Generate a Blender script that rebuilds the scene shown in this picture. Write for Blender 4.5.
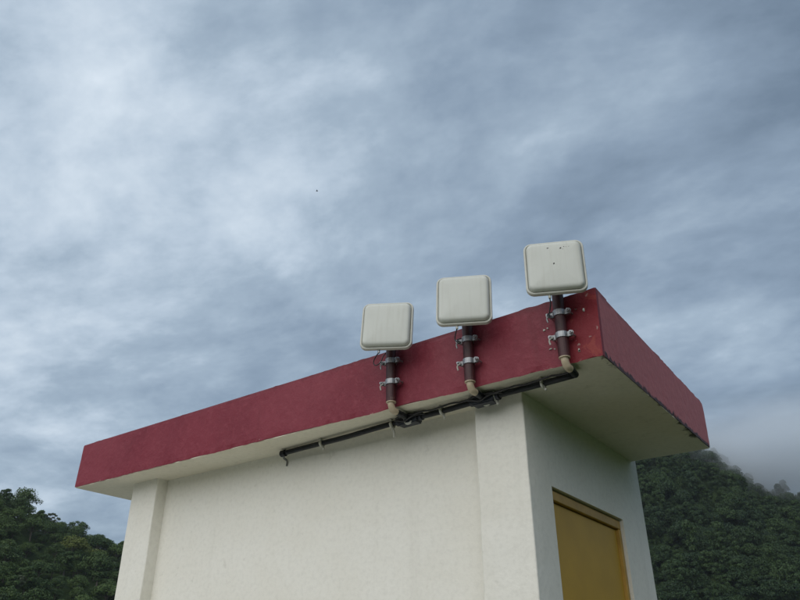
import bpy, bmesh, math, random
import numpy as np
from mathutils import Vector, Matrix, noise

for o in list(bpy.data.objects):
    bpy.data.objects.remove(o)
scene = bpy.context.scene
COL = scene.collection
R = math.radians

# ------------------------------------------------------------------ camera
S = 0.6            # building drawn in units of 0.6 m
Z0 = 2.75          # height of the roof underside above the ground


def W(x, y, z):    # building units -> metres, origin at the roof's front right corner
    return Vector((x * S, y * S, Z0 + z * S))


cam_d = bpy.data.cameras.new('camera')
cam = bpy.data.objects.new('camera', cam_d)
COL.objects.link(cam)
cam_d.sensor_width = 36
cam_d.lens = 32.588
cam_d.clip_start = 0.05
cam_d.clip_end = 8000
cr = Vector((0.81394228, 0.580939, -0.00280267))
cu = Vector((0.2794425, -0.38728276, 0.87859203))
cf = Vector((-0.50932295, 0.71590638, 0.47756486))
cm = Matrix((cr, cu, -cf)).transposed().to_4x4()
cm.translation = W(1.55995, -4.69726, -2.1372)
cam.matrix_world = cm
scene.camera = cam
CAM = cm.translation.copy()

# ------------------------------------------------------------------ sky and sun
SUN_AZ, SUN_EL = R(173), R(38)       # azimuth from +Y towards +X
sun_dir = Vector((math.sin(SUN_AZ) * math.cos(SUN_EL), math.cos(SUN_AZ) * math.cos(SUN_EL), math.sin(SUN_EL)))

world = bpy.data.worlds.new('World')
scene.world = world
world.use_nodes = True
wt = world.node_tree
wt.nodes.clear()


def nd(t, typ, **kw):
    n = t.nodes.new(typ)
    for k, v in kw.items():
        setattr(n, k, v)
    return n


def mathn(t, op, a, b=None, c=None, clamp=False):
    n = nd(t, 'ShaderNodeMath', operation=op, use_clamp=clamp)
    for i, v in enumerate((a, b, c)):
        if v is None:
            continue
        if isinstance(v, (int, float)):
            n.inputs[i].default_value = v
        else:
            t.links.new(v, n.inputs[i])
    return n.outputs[0]


def vmath(t, op, a, b=None):
    n = nd(t, 'ShaderNodeVectorMath', operation=op)
    for i, v in enumerate((a, b)):
        if v is None:
            continue
        if isinstance(v, (tuple, list, Vector)):
            n.inputs[i].default_value = tuple(v)
        else:
            t.links.new(v, n.inputs[i])
    return n


def noisen(t, vec, scale, detail=6, rough=0.55, dist=0.0, lac=2.0):
    n = nd(t, 'ShaderNodeTexNoise')
    n.inputs['Scale'].default_value = scale
    n.inputs['Detail'].default_value = detail
    n.inputs['Roughness'].default_value = rough
    n.inputs['Distortion'].default_value = dist
    n.inputs['Lacunarity'].default_value = lac
    if vec is not None:
        t.links.new(vec, n.inputs['Vector'])
    return n


def ramp(t, fac, stops, interp='EASE'):
    n = nd(t, 'ShaderNodeValToRGB')
    cr_ = n.color_ramp
    cr_.interpolation = interp
    while len(cr_.elements) < len(stops):
        cr_.elements.new(0.5)
    for e, (p, c) in zip(cr_.elements, stops):
        e.position = p
        e.color = (c[0], c[1], c[2], 1) if isinstance(c, (tuple, list)) else (c, c, c, 1)
    t.links.new(fac, n.inputs['Fac'])
    return n.outputs['Color']


def mixc(t, fac, a, b, mode='MIX'):
    n = nd(t, 'ShaderNodeMix', data_type='RGBA', blend_type=mode)
    for i, v in ((0, fac), (6, a), (7, b)):
        if isinstance(v, (int, float)):
            n.inputs[i].default_value = v
        elif isinstance(v, (tuple, list)):
            n.inputs[i].default_value = (v[0], v[1], v[2], 1)
        else:
            t.links.new(v, n.inputs[i])
    return n.outputs[2]


tc = nd(wt, 'ShaderNodeTexCoord')
dirn = vmath(wt, 'NORMALIZE', tc.outputs['Generated']).outputs[0]
sep = nd(wt, 'ShaderNodeSeparateXYZ')
wt.links.new(dirn, sep.inputs[0])
zz = mathn(wt, 'ADD', mathn(wt, 'MAXIMUM', sep.outputs['Z'], 0.0), 0.16)
px = mathn(wt, 'DIVIDE', sep.outputs['X'], zz)
py = mathn(wt, 'DIVIDE', sep.outputs['Y'], zz)
comb = nd(wt, 'ShaderNodeCombineXYZ')
wt.links.new(px, comb.inputs['X'])
wt.links.new(py, comb.inputs['Y'])
mp = nd(wt, 'ShaderNodeMapping')
mp.inputs['Rotation'].default_value = (0, 0, R(-30))
mp.inputs['Scale'].default_value = (0.75, 1.0, 1.0)
mp.inputs['Location'].default_value = (21.0, 13.0, 3.0)
wt.links.new(comb.outputs[0], mp.inputs['Vector'])
cl = mp.outputs[0]
n1 = noisen(wt, cl, 1.35, 10, 0.585, 0.25)
n2 = noisen(wt, cl, 3.2, 10, 0.6, 0.15)
n3 = noisen(wt, cl, 0.45, 3, 0.5, 0.2)
glow = vmath(wt, 'DOT_PRODUCT', dirn, Vector((math.sin(R(-85)) * .86, math.cos(R(-85)) * .86, .5))).outputs['Value']
glow = mathn(wt, 'MAXIMUM', glow, 0.3)
dens = mathn(wt, 'ADD', mathn(wt, 'MULTIPLY', n1.outputs['Fac'], 0.50), mathn(wt, 'MULTIPLY', n2.outputs['Fac'], 0.36))
dens = mathn(wt, 'ADD', dens, mathn(wt, 'MULTIPLY', n3.outputs['Fac'], 0.33))
bright = mathn(wt, 'ADD', mathn(wt, 'MULTIPLY', mathn(wt, 'SUBTRACT', dens, 0.615), 3.25),
               mathn(wt, 'MULTIPLY_ADD', glow, 0.85, -0.17), clamp=True)
ccol = ramp(wt, bright, [(0.0, (1.1, 1.52, 2.05)), (0.28, (1.75, 2.3, 2.98)), (0.5, (2.5, 3.14, 3.85)), (0.66, (3.45, 4.12, 4.85)), (1.0, (5.5, 6.1, 6.65))], 'LINEAR')
sky = nd(wt, 'ShaderNodeTexSky', sky_type='NISHITA', sun_disc=False)
sky.sun_elevation = SUN_EL
sky.sun_rotation = SUN_AZ
wcol = mixc(wt, 0.93, sky.outputs[0], ccol)
bg = nd(wt, 'ShaderNodeBackground')
bg.inputs['Strength'].default_value = 0.1
wt.links.new(wcol, bg.inputs['Color'])
wo = nd(wt, 'ShaderNodeOutputWorld')
wt.links.new(bg.outputs[0], wo.inputs['Surface'])

sl = bpy.data.lights.new('sun', 'SUN')
sl.energy = 1.5
sl.angle = R(85)
sl.color = (1.0, 0.965, 0.91)
sun = bpy.data.objects.new('sun', sl)
COL.objects.link(sun)
sun.rotation_euler = sun_dir.to_track_quat('Z', 'Y').to_euler()
sun.location = (0, 0, 30)

scene.cycles.volume_bounces = 4
vs = scene.view_settings
vs.view_transform = 'Standard'
vs.look = 'None'
vs.exposure = 0.62
vs.gamma = 1
vs.use_curve_mapping = False

rng = random.Random(7)
nrng = np.random.default_rng(11)

# ------------------------------------------------------------------ helpers


def tag(o, label=None, cat=None, group=None, kind=None):
    for k, v in (('label', label), ('category', cat), ('group', group), ('kind', kind)):
        if v:
            o[k] = v
    return o


def empty(name, loc, rz=0):
    o = bpy.data.objects.new(name, None)
    COL.objects.link(o)
    o.empty_display_size = 0.1
    o.location = loc
    o.rotation_euler = (0, 0, rz)
    return o


def link(name, me, m, parent=None, smooth=False):
    o = bpy.data.objects.new(name, me)
    COL.objects.link(o)
    if m and not me.materials:
        me.materials.append(m)
    if smooth:
        me.polygons.foreach_set('use_smooth', [True] * len(me.polygons))
    if parent:
        o.parent = parent
    return o


def obj(name, bm, m, parent=None, smooth=False, world=True):
    """bm in world metres; when the parent is an Empty the vertices are moved into its space"""
    if parent and world:
        bm.transform(parent_matrix(parent).inverted())
    me = bpy.data.meshes.new(name)
    bmesh.ops.recalc_face_normals(bm, faces=bm.faces)
    bm.to_mesh(me)
    bm.free()
    return link(name, me, m, parent, smooth)


def parent_matrix(p):
    m = Matrix.LocRotScale(p.location, p.rotation_euler, p.scale)
    if p.parent:
        m = parent_matrix(p.parent) @ m
    return m


def box(bm, lo, hi, bev=0.0, seg=2):
    c = [(x, y, z) for x in (lo[0], hi[0]) for y in (lo[1], hi[1]) for z in (lo[2], hi[2])]
    v = [bm.verts.new(p) for p in c]
    fs = [bm.faces.new([v[i] for i in f]) for f in ((0, 1, 3, 2), (4, 6, 7, 5), (0, 4, 5, 1), (2, 3, 7, 6), (0, 2, 6, 4), (1, 5, 7, 3))]
    if bev > 0:
        es = set(e for f in fs for e in f.edges)
        bmesh.ops.bevel(bm, geom=list(es), offset=bev, segments=seg, affect='EDGES', profile=0.6)
    return v


def wbox(bm, lo, hi, bev=0.0, seg=2):
    return box(bm, W(*lo), W(*hi), bev, seg)


def tube(bm, pts, rad, seg=12, cap=True):
    pts = [Vector(p) for p in pts]
    rads = rad if isinstance(rad, (list, tuple)) else [rad] * len(pts)
    rings = []
    prev = None
    for i, p in enumerate(pts):
        t = (pts[min(i + 1, len(pts) - 1)] - pts[max(i - 1, 0)]).normalized()
        if prev is None:
            a = t.orthogonal().normalized()
        else:
            a = (prev - t * prev.dot(t)).normalized()
        prev = a
        b = t.cross(a)
        rings.append([bm.verts.new(p + (a * math.cos(k * 2 * math.pi / seg) + b * math.sin(k * 2 * math.pi / seg)) * rads[i]) for k in range(seg)])
    for r0, r1 in zip(rings, rings[1:]):
        for k in range(seg):
            bm.faces.new((r0[k], r0[(k + 1) % seg], r1[(k + 1) % seg], r1[k]))
    if cap:
        bm.faces.new(rings[0][::-1])
        bm.faces.new(rings[-1])


def smooth_path(pts, n=6):
    P = [Vector(p) for p in pts]
    out = []
    for i in range(len(P) - 1):
        p0, p1, p2, p3 = P[max(i - 1, 0)], P[i], P[i + 1], P[min(i + 2, len(P) - 1)]
        for k in range(n):
            t = k / n
            out.append(0.5 * ((2 * p1) + (p2 - p0) * t + (2 * p0 - 5 * p1 + 4 * p2 - p3) * t * t + (3 * p1 - p0 - 3 * p2 + p3) * t ** 3))
    out.append(P[-1])
    return out


# ------------------------------------------------------------------ materials


def newmat(name):
    m = bpy.data.materials.new(name)
    m.use_nodes = True
    t = m.node_tree
    b = t.nodes['Principled BSDF']
    return m, t, b


def bump(t, b, h, strength, dist=0.01):
    n = nd(t, 'ShaderNodeBump')
    n.inputs['Strength'].default_value = strength
    n.inputs['Distance'].default_value = dist
    t.links.new(h, n.inputs['Height'])
    t.links.new(n.outputs[0], b.inputs['Normal'])


def geo_pos(t):
    return nd(t, 'ShaderNodeNewGeometry').outputs['Position']


def plaster(name, c0, c1, stain, grime=0.12, bs=0.3):
    m, t, b = newmat(name)
    p = geo_pos(t)
    a = noisen(t, p, 2.2, 6, 0.6, 0.3).outputs['Fac']
    f = noisen(t, p, 38, 5, 0.6).outputs['Fac']
    col = mixc(t, ramp(t, a, [(0.32, 0.0), (0.7, 1.0)]), c0, c1)
    col = mixc(t, mathn(t, 'MULTIPLY', ramp(t, f, [(0.42, 0.0), (0.72, 1.0)]), 0.22), col, tuple(x * 0.72 for x in c0))
    # thin vertical runs of dirt
    mpn = nd(t, 'ShaderNodeMapping')
    mpn.inputs['Scale'].default_value = (9, 9, 0.55)
    t.links.new(p, mpn.inputs['Vector'])
    v = noisen(t, mpn.outputs[0], 1.0, 5, 0.65).outputs['Fac']
    col = mixc(t, mathn(t, 'MULTIPLY', ramp(t, v, [(0.55, 0.0), (0.8, 1.0)]), grime), col, stain)
    # small specks and scuffs
    s = noisen(t, p, 17, 3, 0.5, 0.2).outputs['Fac']
    col = mixc(t, mathn(t, 'MULTIPLY', ramp(t, s, [(0.69, 0.0), (0.76, 1.0)]), 0.18), col, stain)
    t.links.new(col, b.inputs['Base Color'])
    b.inputs['Roughness'].default_value = 0.85
    b.inputs['Specular IOR Level'].default_value = 0.25
    big = noisen(t, p, 5, 4, 0.5).outputs['Fac']
    h = mathn(t, 'ADD', mathn(t, 'MULTIPLY', f, 0.5), mathn(t, 'MULTIPLY', big, 1.2))
    bump(t, b, h, bs, 0.012)
    return m


M = {}
M['wall'] = plaster('wall_paint', (0.81, 0.785, 0.70), (0.84, 0.82, 0.745), (0.42, 0.39, 0.32))
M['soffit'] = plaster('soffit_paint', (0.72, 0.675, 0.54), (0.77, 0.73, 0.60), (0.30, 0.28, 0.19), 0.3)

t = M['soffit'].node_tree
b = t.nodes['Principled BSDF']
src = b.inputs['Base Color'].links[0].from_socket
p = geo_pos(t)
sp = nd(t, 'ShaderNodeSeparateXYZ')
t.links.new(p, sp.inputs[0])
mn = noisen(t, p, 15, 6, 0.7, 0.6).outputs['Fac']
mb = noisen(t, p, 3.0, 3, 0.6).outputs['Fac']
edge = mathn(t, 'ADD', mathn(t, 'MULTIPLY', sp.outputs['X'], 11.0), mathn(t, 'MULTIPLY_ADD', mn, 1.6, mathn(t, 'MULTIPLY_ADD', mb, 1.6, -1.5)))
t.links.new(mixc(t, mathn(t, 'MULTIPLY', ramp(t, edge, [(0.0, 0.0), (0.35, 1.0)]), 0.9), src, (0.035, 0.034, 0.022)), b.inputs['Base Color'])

# red parapet paint: faded, blistered, chipped where the corner was patched, mould along the lower edge
m, t, b = newmat('red_paint')
p = geo_pos(t)
a = noisen(t, p, 1.7, 6, 0.6, 0.4).outputs['Fac']
f = noisen(t, p, 26, 6, 0.62, 0.3).outputs['Fac']
g = noisen(t, p, 90, 4, 0.6).outputs['Fac']
col = mixc(t, ramp(t, a, [(0.3, 0.0), (0.7, 1.0)]), (0.185, 0.019, 0.034), (0.225, 0.027, 0.044))
col = mixc(t, mathn(t, 'MULTIPLY', ramp(t, f, [(0.46, 0.0), (0.74, 1.0)]), 0.4), col, (0.32, 0.065, 0.085))
col = mixc(t, mathn(t, 'MULTIPLY', ramp(t, g, [(0.5, 0.0), (0.8, 1.0)]), 0.35), col, (0.15, 0.010, 0.02))
mpn = nd(t, 'ShaderNodeMapping')
mpn.inputs['Scale'].default_value = (14, 14, 1.6)
t.links.new(p, mpn.inputs['Vector'])
runs = noisen(t, mpn.outputs[0], 1.0, 5, 0.65).outputs['Fac']
col = mixc(t, mathn(t, 'MULTIPLY', ramp(t, runs, [(0.5, 0.0), (0.78, 1.0)]), 0.55), col, (0.13, 0.012, 0.02))
fade = noisen(t, p, 0.9, 5, 0.62, 0.8).outputs['Fac']
col = mixc(t, mathn(t, 'MULTIPLY', ramp(t, fade, [(0.42, 0.0), (0.68, 1.0)]), 0.6), col, (0.27, 0.050, 0.068))
sp = nd(t, 'ShaderNodeSeparateXYZ')
t.links.new(p, sp.inputs[0])
# patched corner (x from -0.28 m to the corner) of a harder red with orange and white scrapes
corner = mathn(t, 'MULTIPLY', ramp(t, mathn(t, 'ADD', sp.outputs['X'], mathn(t, 'MULTIPLY', f, 0.16)), [(-0.0, 0.0), (0.06, 1.0)]), 1.0)
xw = mathn(t, 'MULTIPLY_ADD', sp.outputs['X'], 3.0, mathn(t, 'MULTIPLY_ADD', f, 0.6, 0.35))
ymask = ramp(t, mathn(t, 'MULTIPLY_ADD', sp.outputs['Y'], -20.0, 0.6), [(0.0, 0.0), (0.2, 1.0)])
corner = mathn(t, 'MULTIPLY', ramp(t, xw, [(0.0, 0.0), (0.35, 1.0)]), ymask, clamp=True)
col = mixc(t, mathn(t, 'MULTIPLY', corner, 0.8), col, (0.21, 0.010, 0.016))
scr = noisen(t, p, 13, 5, 0.6, 0.8).outputs['Fac']
col = mixc(t, mathn(t, 'MULTIPLY', mathn(t, 'MULTIPLY', ramp(t, scr, [(0.56, 0.0), (0.66, 1.0)]), corner), 0.4), col, (0.36, 0.07, 0.045))
chip = noisen(t, p, 34, 3, 0.55, 0.5).outputs['Fac']
col = mixc(t, mathn(t, 'MULTIPLY', ramp(t, chip, [(0.67, 0.0), (0.70, 1.0)]), mathn(t, 'MULTIPLY', corner, 0.55)), col, (0.45, 0.36, 0.32))
# bare chips along the bottom arris of the front
zz_ = mathn(t, 'SUBTRACT', sp.outputs['Z'], Z0)
low = ramp(t, zz_, [(0.0, 1.0), (0.009, 0.0)])
chip2 = noisen(t, p, 21, 4, 0.6, 0.6).outputs['Fac']
col = mixc(t, mathn(t, 'MULTIPLY', ramp(t, chip2, [(0.66, 0.0), (0.74, 1.0)]), mathn(t, 'MULTIPLY', low, ymask)), col, (0.55, 0.44, 0.34))
# side face: chalky fading, with missing side light painted in as paler, warmer red
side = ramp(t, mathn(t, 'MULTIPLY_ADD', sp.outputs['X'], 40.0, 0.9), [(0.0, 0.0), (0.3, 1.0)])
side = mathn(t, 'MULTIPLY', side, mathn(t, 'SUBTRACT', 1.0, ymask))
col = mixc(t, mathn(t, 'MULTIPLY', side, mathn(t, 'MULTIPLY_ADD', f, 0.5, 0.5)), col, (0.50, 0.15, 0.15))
# grime line under the top arris
top_ = ramp(t, mathn(t, 'MULTIPLY_ADD', chip2, 0.05, zz_), [(0.30, 0.0), (0.34, 1.0)])
col = mixc(t, mathn(t, 'MULTIPLY', top_, 0.45), col, (0.09, 0.012, 0.018))
# black mould along the arrises
nside = mathn(t, 'SUBTRACT', 1.0, ymask)
mlow = ramp(t, mathn(t, 'MULTIPLY_ADD', chip2, -0.07, mathn(t, 'ADD', zz_, 0.028)), [(0.0, 1.0), (0.008, 0.0)])
col = mixc(t, mathn(t, 'MULTIPLY', mathn(t, 'MULTIPLY', mlow, nside), 0.9), col, (0.02, 0.016, 0.012))
t.links.new(col, b.inputs['Base Color'])
b.inputs['Roughness'].default_value = 0.55
b.inputs['Specular IOR Level'].default_value = 0.35
h = mathn(t, 'ADD', mathn(t, 'MULTIPLY', f, 1.0), mathn(t, 'MULTIPLY', g, 0.35))
bump(t, b, h, 0.3, 0.010)
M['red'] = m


def simple(name, c, rough=0.5, metal=0.0, var=0.25, scale=30, dirt=None, bs=0.1, spec=0.5):
    m, t, b = newmat(name)
    tcn = nd(t, 'ShaderNodeTexCoord').outputs['Object']
    n = noisen(t, tcn, scale, 5, 0.6).outputs['Fac']
    col = mixc(t, ramp(t, n, [(0.3, 0.0), (0.75, 1.0)]), c, tuple(x * (1 - var) for x in c))
    if dirt:
        n2_ = noisen(t, tcn, scale * 0.3, 6, 0.65, 0.5).outputs['Fac']
        col = mixc(t, mathn(t, 'MULTIPLY', ramp(t, n2_, [(0.52, 0.0), (0.7, 1.0)]), 0.6), col, dirt)
    t.links.new(col, b.inputs['Base Color'])
    b.inputs['Roughness'].default_value = rough
    b.inputs['Metallic'].default_value = metal
    b.inputs['Specular IOR Level'].default_value = spec
    bump(t, b, n, bs, 0.004)
    return m


M['radome'] = simple('radome_plastic', (0.64, 0.655, 0.60), 0.5, 0, 0.06, 9, (0.57, 0.56, 0.48), 0.05)
t = M['radome'].node_tree
b = t.nodes['Principled BSDF']
src = b.inputs['Base Color'].links[0].from_socket
ob = nd(t, 'ShaderNodeTexCoord').outputs['Object']
oi = nd(t, 'ShaderNodeObjectInfo')
mpn = nd(t, 'ShaderNodeMapping')
mpn.inputs['Scale'].default_value = (70, 5, 5)
t.links.new(vmath(t, 'ADD', ob, oi.outputs['Location']).outputs[0], mpn.inputs['Vector'])
st = noisen(t, mpn.outputs[0], 1.0, 5, 0.6).outputs['Fac']
t.links.new(mixc(t, mathn(t, 'MULTIPLY', ramp(t, st, [(0.45, 0.0), (0.75, 1.0)]), 0.17), src, (0.40, 0.39, 0.31)), b.inputs['Base Color'])
M['rim'] = simple('rim_plastic', (0.64, 0.64, 0.575), 0.5, 0, 0.10, 14, (0.52, 0.49, 0.40), 0.05)
M['spot'] = simple('dropping', (0.05, 0.05, 0.045), 0.8)
M['pole'] = simple('pole_primer', (0.060, 0.011, 0.012), 0.5, 0.0, 0.5, 26, (0.11, 0.028, 0.022), 0.25)
M['steel'] = simple('zinc_steel', (0.40, 0.41, 0.42), 0.48, 0.8, 0.3, 40, (0.30, 0.28, 0.25), 0.15)
M['pvc'] = simple('cream_pvc', (0.56, 0.46, 0.32), 0.45, 0, 0.2, 25, (0.35, 0.26, 0.16))
M['black'] = simple('black_pvc', (0.016, 0.018, 0.022), 0.5, 0, 0.4, 20, (0.03, 0.03, 0.03), spec=0.3)
M['boxblk'] = simple('black_box', (0.018, 0.022, 0.032), 0.5, 0, 0.3, 20)
M['tie'] = simple('white_nylon', (0.58, 0.57, 0.50), 0.5, 0, 0.2, 30)
M['cable'] = simple('black_cable', (0.014, 0.014, 0.015), 0.45)
M['graycable'] = simple('grey_cable', (0.22, 0.22, 0.21), 0.6)
M['door'] = simple('ochre_door', (0.56, 0.33, 0.03), 0.5, 0, 0.15, 3, (0.47, 0.26, 0.02), 0.08)
M['frame'] = simple('ochre_frame', (0.50, 0.30, 0.06), 0.5, 0, 0.25, 9, (0.42, 0.23, 0.035), 0.12)
M['gap'] = simple('mortar_dark', (0.10, 0.06, 0.035), 0.9, 0, 0.5, 25)
M['deck'] = simple('roof_concrete', (0.33, 0.32, 0.29), 0.9, 0, 0.3, 4, (0.18, 0.17, 0.15))
M['bird'] = simple('feathers', (0.03, 0.03, 0.032), 0.7)

# ------------------------------------------------------------------ terrain
AZT = [-180, -110, -80, -70, -64, -60, -56, -50, -44, -34, -25, -18, -14, -12, -9.5, -7, -3, 10, 60, 120, 180]
ELT = [5, 12, 12.9, 12.2, 11.2, 9.9, 8.6, 8.0, 9.5, 14, 18.5, 18.3, 16.2, 14.8, 11.9, 10.3, 8.9, 6.5, 5, 4, 5]
RDT = [420, 390, 365, 360, 358, 362, 368, 380, 400, 470, 520, 520, 515, 510, 500, 500, 520, 600, 600, 500, 420]
R0T = [160, 160, 160, 160, 160, 165, 172, 180, 200, 235, 255, 255, 250, 250, 250, 250, 260, 280, 280, 200, 150]
FET = [7, 8, 8, 8, 8, 8.2, 8.6, 9, 9.5, 10.5, 11, 12, 13.0, 12.9, 12.5, 11.8, 10.5, 7, 6, 5, 7]


def hgt(x, y, nz=True):
    r = math.hypot(x, y)
    az = math.degrees(math.atan2(x, y))
    if r < 40:
        return 0.0
    E_ = np.interp(az, AZT, ELT)
    Rr = np.interp(az, AZT, RDT)
    r0 = np.interp(az, AZT, R0T)
    top = Rr * math.tan(R(E_))
    t_ = (r - r0) / (Rr - r0)
    if t_ <= 0:
        z = 0.0
    elif t_ <= 1:
        z = top * (0.35 * t_ + 0.65 * (t_ * t_ * (3 - 2 * t_))) 
    else:
        z = top * (0.35 + 0.65 * math.exp(-((t_ - 1) * 1.3) ** 2))
    if r > Rr:
        far = 1250 * math.tan(R(np.interp(az, AZT, FET)))
        q = min(1, max(0, (r - Rr - 60) / (1250 - Rr - 60)))
        z = max(z, far * q * q * (3 - 2 * q))
    if nz:
        k = min(1, max(0, (r - 90) / 120))
        z += k * 6.5 * (noise.noise((x / 70, y / 70, 1.3))) + k * 2.6 * noise.noise((x / 27, y / 27, 4.1))
    return z


# forest floor and clearing: one sheet out to the horizon
m, t, b = newmat('ground_cover')
p = geo_pos(t)
a = noisen(t, p, 0.09, 8, 0.65, 0.4).outputs['Fac']
f = noisen(t, p, 1.6, 6, 0.65).outputs['Fac']
col = mixc(t, ramp(t, a, [(0.35, 0.0), (0.65, 1.0)]), (0.018, 0.036, 0.012), (0.034, 0.058, 0.018))
col = mixc(t, ramp(t, f, [(0.4, 0.0), (0.7, 1.0)]), col, (0.05, 0.07, 0.022))
t.links.new(col, b.inputs['Base Color'])
b.inputs['Roughness'].default_value = 0.95
b.inputs['Specular IOR Level'].default_value = 0.1
bump(t, b, f, 0.8, 0.4)
M['ground'] = m

radii = [0, 8, 25, 60, 90]
rr = 90
while rr < 640:
    rr += 11
    radii.append(rr)
while rr < 4200:
    rr *= 1.12
    radii.append(rr)
NA = 220
bm = bmesh.new()
rows = []
for i, rad in enumerate(radii):
    row = []
    if i == 0:
        row = [bm.verts.new((0, 0, 0))] * NA
    else:
        for k in range(NA):
            an = 2 * math.pi * k / NA
            x, y = rad * math.sin(an), rad * math.cos(an)
            row.append(bm.verts.new((x, y, hgt(x, y))))
    rows.append(row)
for i in range(len(rows) - 1):
    for k in range(NA):
        k2 = (k + 1) % NA
        if i == 0:
            bm.faces.new((rows[0][0], rows[1][k2], rows[1][k]))
        else:
            bm.faces.new((rows[i][k], rows[i][k2], rows[i + 1][k2], rows[i + 1][k]))
gr = obj('ground', bm, M['ground'], smooth=True)
tag(gr, kind='structure')

# unseen pale concrete apron, added to bounce light onto front wall and soffit
M['apron'] = plaster('bounce_concrete', (0.44, 0.43, 0.39), (0.50, 0.485, 0.44), (0.22, 0.21, 0.18), 0.2)
bm = bmesh.new()
box(bm, (-7.5, -7.0, -0.05), (-0.3, 3.6, 0.06), 0.01, 1)
ap = obj('bounce_apron', bm, M['apron'])
tag(ap, kind='structure')

# ------------------------------------------------------------------ the building
bld = empty('utility_building', W(-3.2, 1.5, -Z0 / S))
tag(bld, 'small cream walled building with red parapet roof and ochre door', 'building')

XB, YA = -0.8053, 0.3015          # side wall face, pilaster front face
XL = -5.757                       # left end of the wall
YW = 0.44                         # recessed front wall face
YE = 2.93                         # back of the side wall
ZG = (0.06 - Z0) / S              # top of the apron in building units
DY0, DY1, DZ = 0.70, 2.27, -0.69  # door opening
TOPW = 0.05


def wobble(bm, amp, sc, keep=None):
    for v in bm.verts:
        if keep and keep(v.co):
            continue
        n_ = noise.noise_vector(v.co * sc)
        n2__ = noise.noise_vector(v.co * sc * 3.7 + Vector((9, 2, 5)))
        v.co += (n_ + n2__ * 0.4) * amp


def grid_panel(bm, o, du, dv, nu, nv):
    """grid of quads from o spanned by du, dv"""
    vv = [[bm.verts.new(o + du * (i / nu) + dv * (j / nv)) for j in range(nv + 1)] for i in range(nu + 1)]
    for i in range(nu):
        for j in range(nv):
            bm.faces.new((vv[i][j], vv[i + 1][j], vv[i + 1][j + 1], vv[i][j + 1]))


def wall_block(lo, hi, n, amp=0.002, bev=0.006):
    bm = bmesh.new()
    wbox(bm, lo, hi)
    bmesh.ops.subdivide_edges(bm, edges=[e for e in bm.edges if e.calc_length() > 0.5], cuts=n, use_grid_fill=True)
    return bm


# front wall (recessed), between the pilasters
bm = bmesh.new()
wbox(bm, (XL + 0.02, YW, ZG), (XB - 0.2, YW + 0.16, TOPW))
obj('front_wall', bm, M['wall'], bld)
# side wall with the door opening: pieces butted end to end
TH = 0.2
bm = bmesh.new()
wbox(bm, (XB - TH, YA + 0.145, ZG), (XB, DY0, TOPW))
wbox(bm, (XB - TH, DY1, ZG), (XB, YE, TOPW))
wbox(bm, (XB - TH, DY0, DZ), (XB, DY1, TOPW))
bmesh.ops.remove_doubles(bm, verts=bm.verts, dist=1e-5)
# drop the faces shared by butted pieces
seen = {}
for f_ in list(bm.faces):
    key = tuple(round(c, 4) for c in f_.calc_center_median())
    seen.setdefault(key, []).append(f_)
obj('side_wall', bm, M['wall'], bld)
bm = bmesh.new()
wbox(bm, (XL, YE - 0.2, ZG), (XB - TH - 0.002, YE - 0.01, TOPW))
obj('back_wall', bm, M['wall'], bld)
bm = bmesh.new()
wbox(bm, (XL + 0.002, YW + 0.165, ZG), (XL + 0.2, YE - 0.205, TOPW))
obj('end_wall', bm, M['wall'], bld)


def pilaster(x0, x1, y1):
    bm = bmesh.new()
    lo, hi = W(x0, YA, ZG), W(x1, y1, TOPW)
    N = 60
    prof = []
    rb = 0.007
    pts = []
    for (cx, cy, a0) in ((lo.x + rb, lo.y + rb, 180), (hi.x - rb, lo.y + rb, 270)):
        for k in range(4):
            an = R(a0 + k * 30)
            pts.append((cx + rb * math.cos(an), cy + rb * math.sin(an)))
    pts += [(hi.x, hi.y), (lo.x, hi.y)]
    rings = []
    for i in range(N + 1):
        z = lo.z + (hi.z - lo.z) * i / N
        ring = []
        for (x, y) in pts:
            v = Vector((x, y, z))
            if y < lo.y + 0.05:
                nn = noise.noise_vector(v * 2.3) * 0.006 + noise.noise_vector(v * 9) * 0.0022
                v += Vector((nn.x, nn.y * 0.5, 0))
            ring.append(bm.verts.new(v))
        rings.append(ring)
    for a_, b_ in zip(rings, rings[1:]):
        n_ = len(a_)
        for k in range(n_):
            bm.faces.new((a_[k], a_[(k + 1) % n_], b_[(k + 1) % n_], b_[k]))
    bm.faces.new(rings[0][::-1])
    bm.faces.new(rings[-1])
    o = obj('pilaster', bm, M['wall'], bld)
    return o


pilaster(XL, -5.32, YW + 0.16)
pilaster(-1.245, XB + 0.0008, YA + 0.144)

# roof: corner heights are a little uneven, as cast
FRt, FRb = (0.012, 0.0, 0.527), (-0.004, 0.0, -0.013)
FLt, FLb = (-6.443, 0.0, 0.484), (-6.461, 0.0, -0.004)
BRt, BRb = (0.004, 2.833, 0.466), (0.0, 2.79, -0.005)
BLt, BLb = (-6.443, 2.833, 0.475), (-6.461, 2.79, -0.004)


def lerp3(a, b, t):
    return tuple(a[i] + (b[i] - a[i]) * t for i in range(3))


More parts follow.
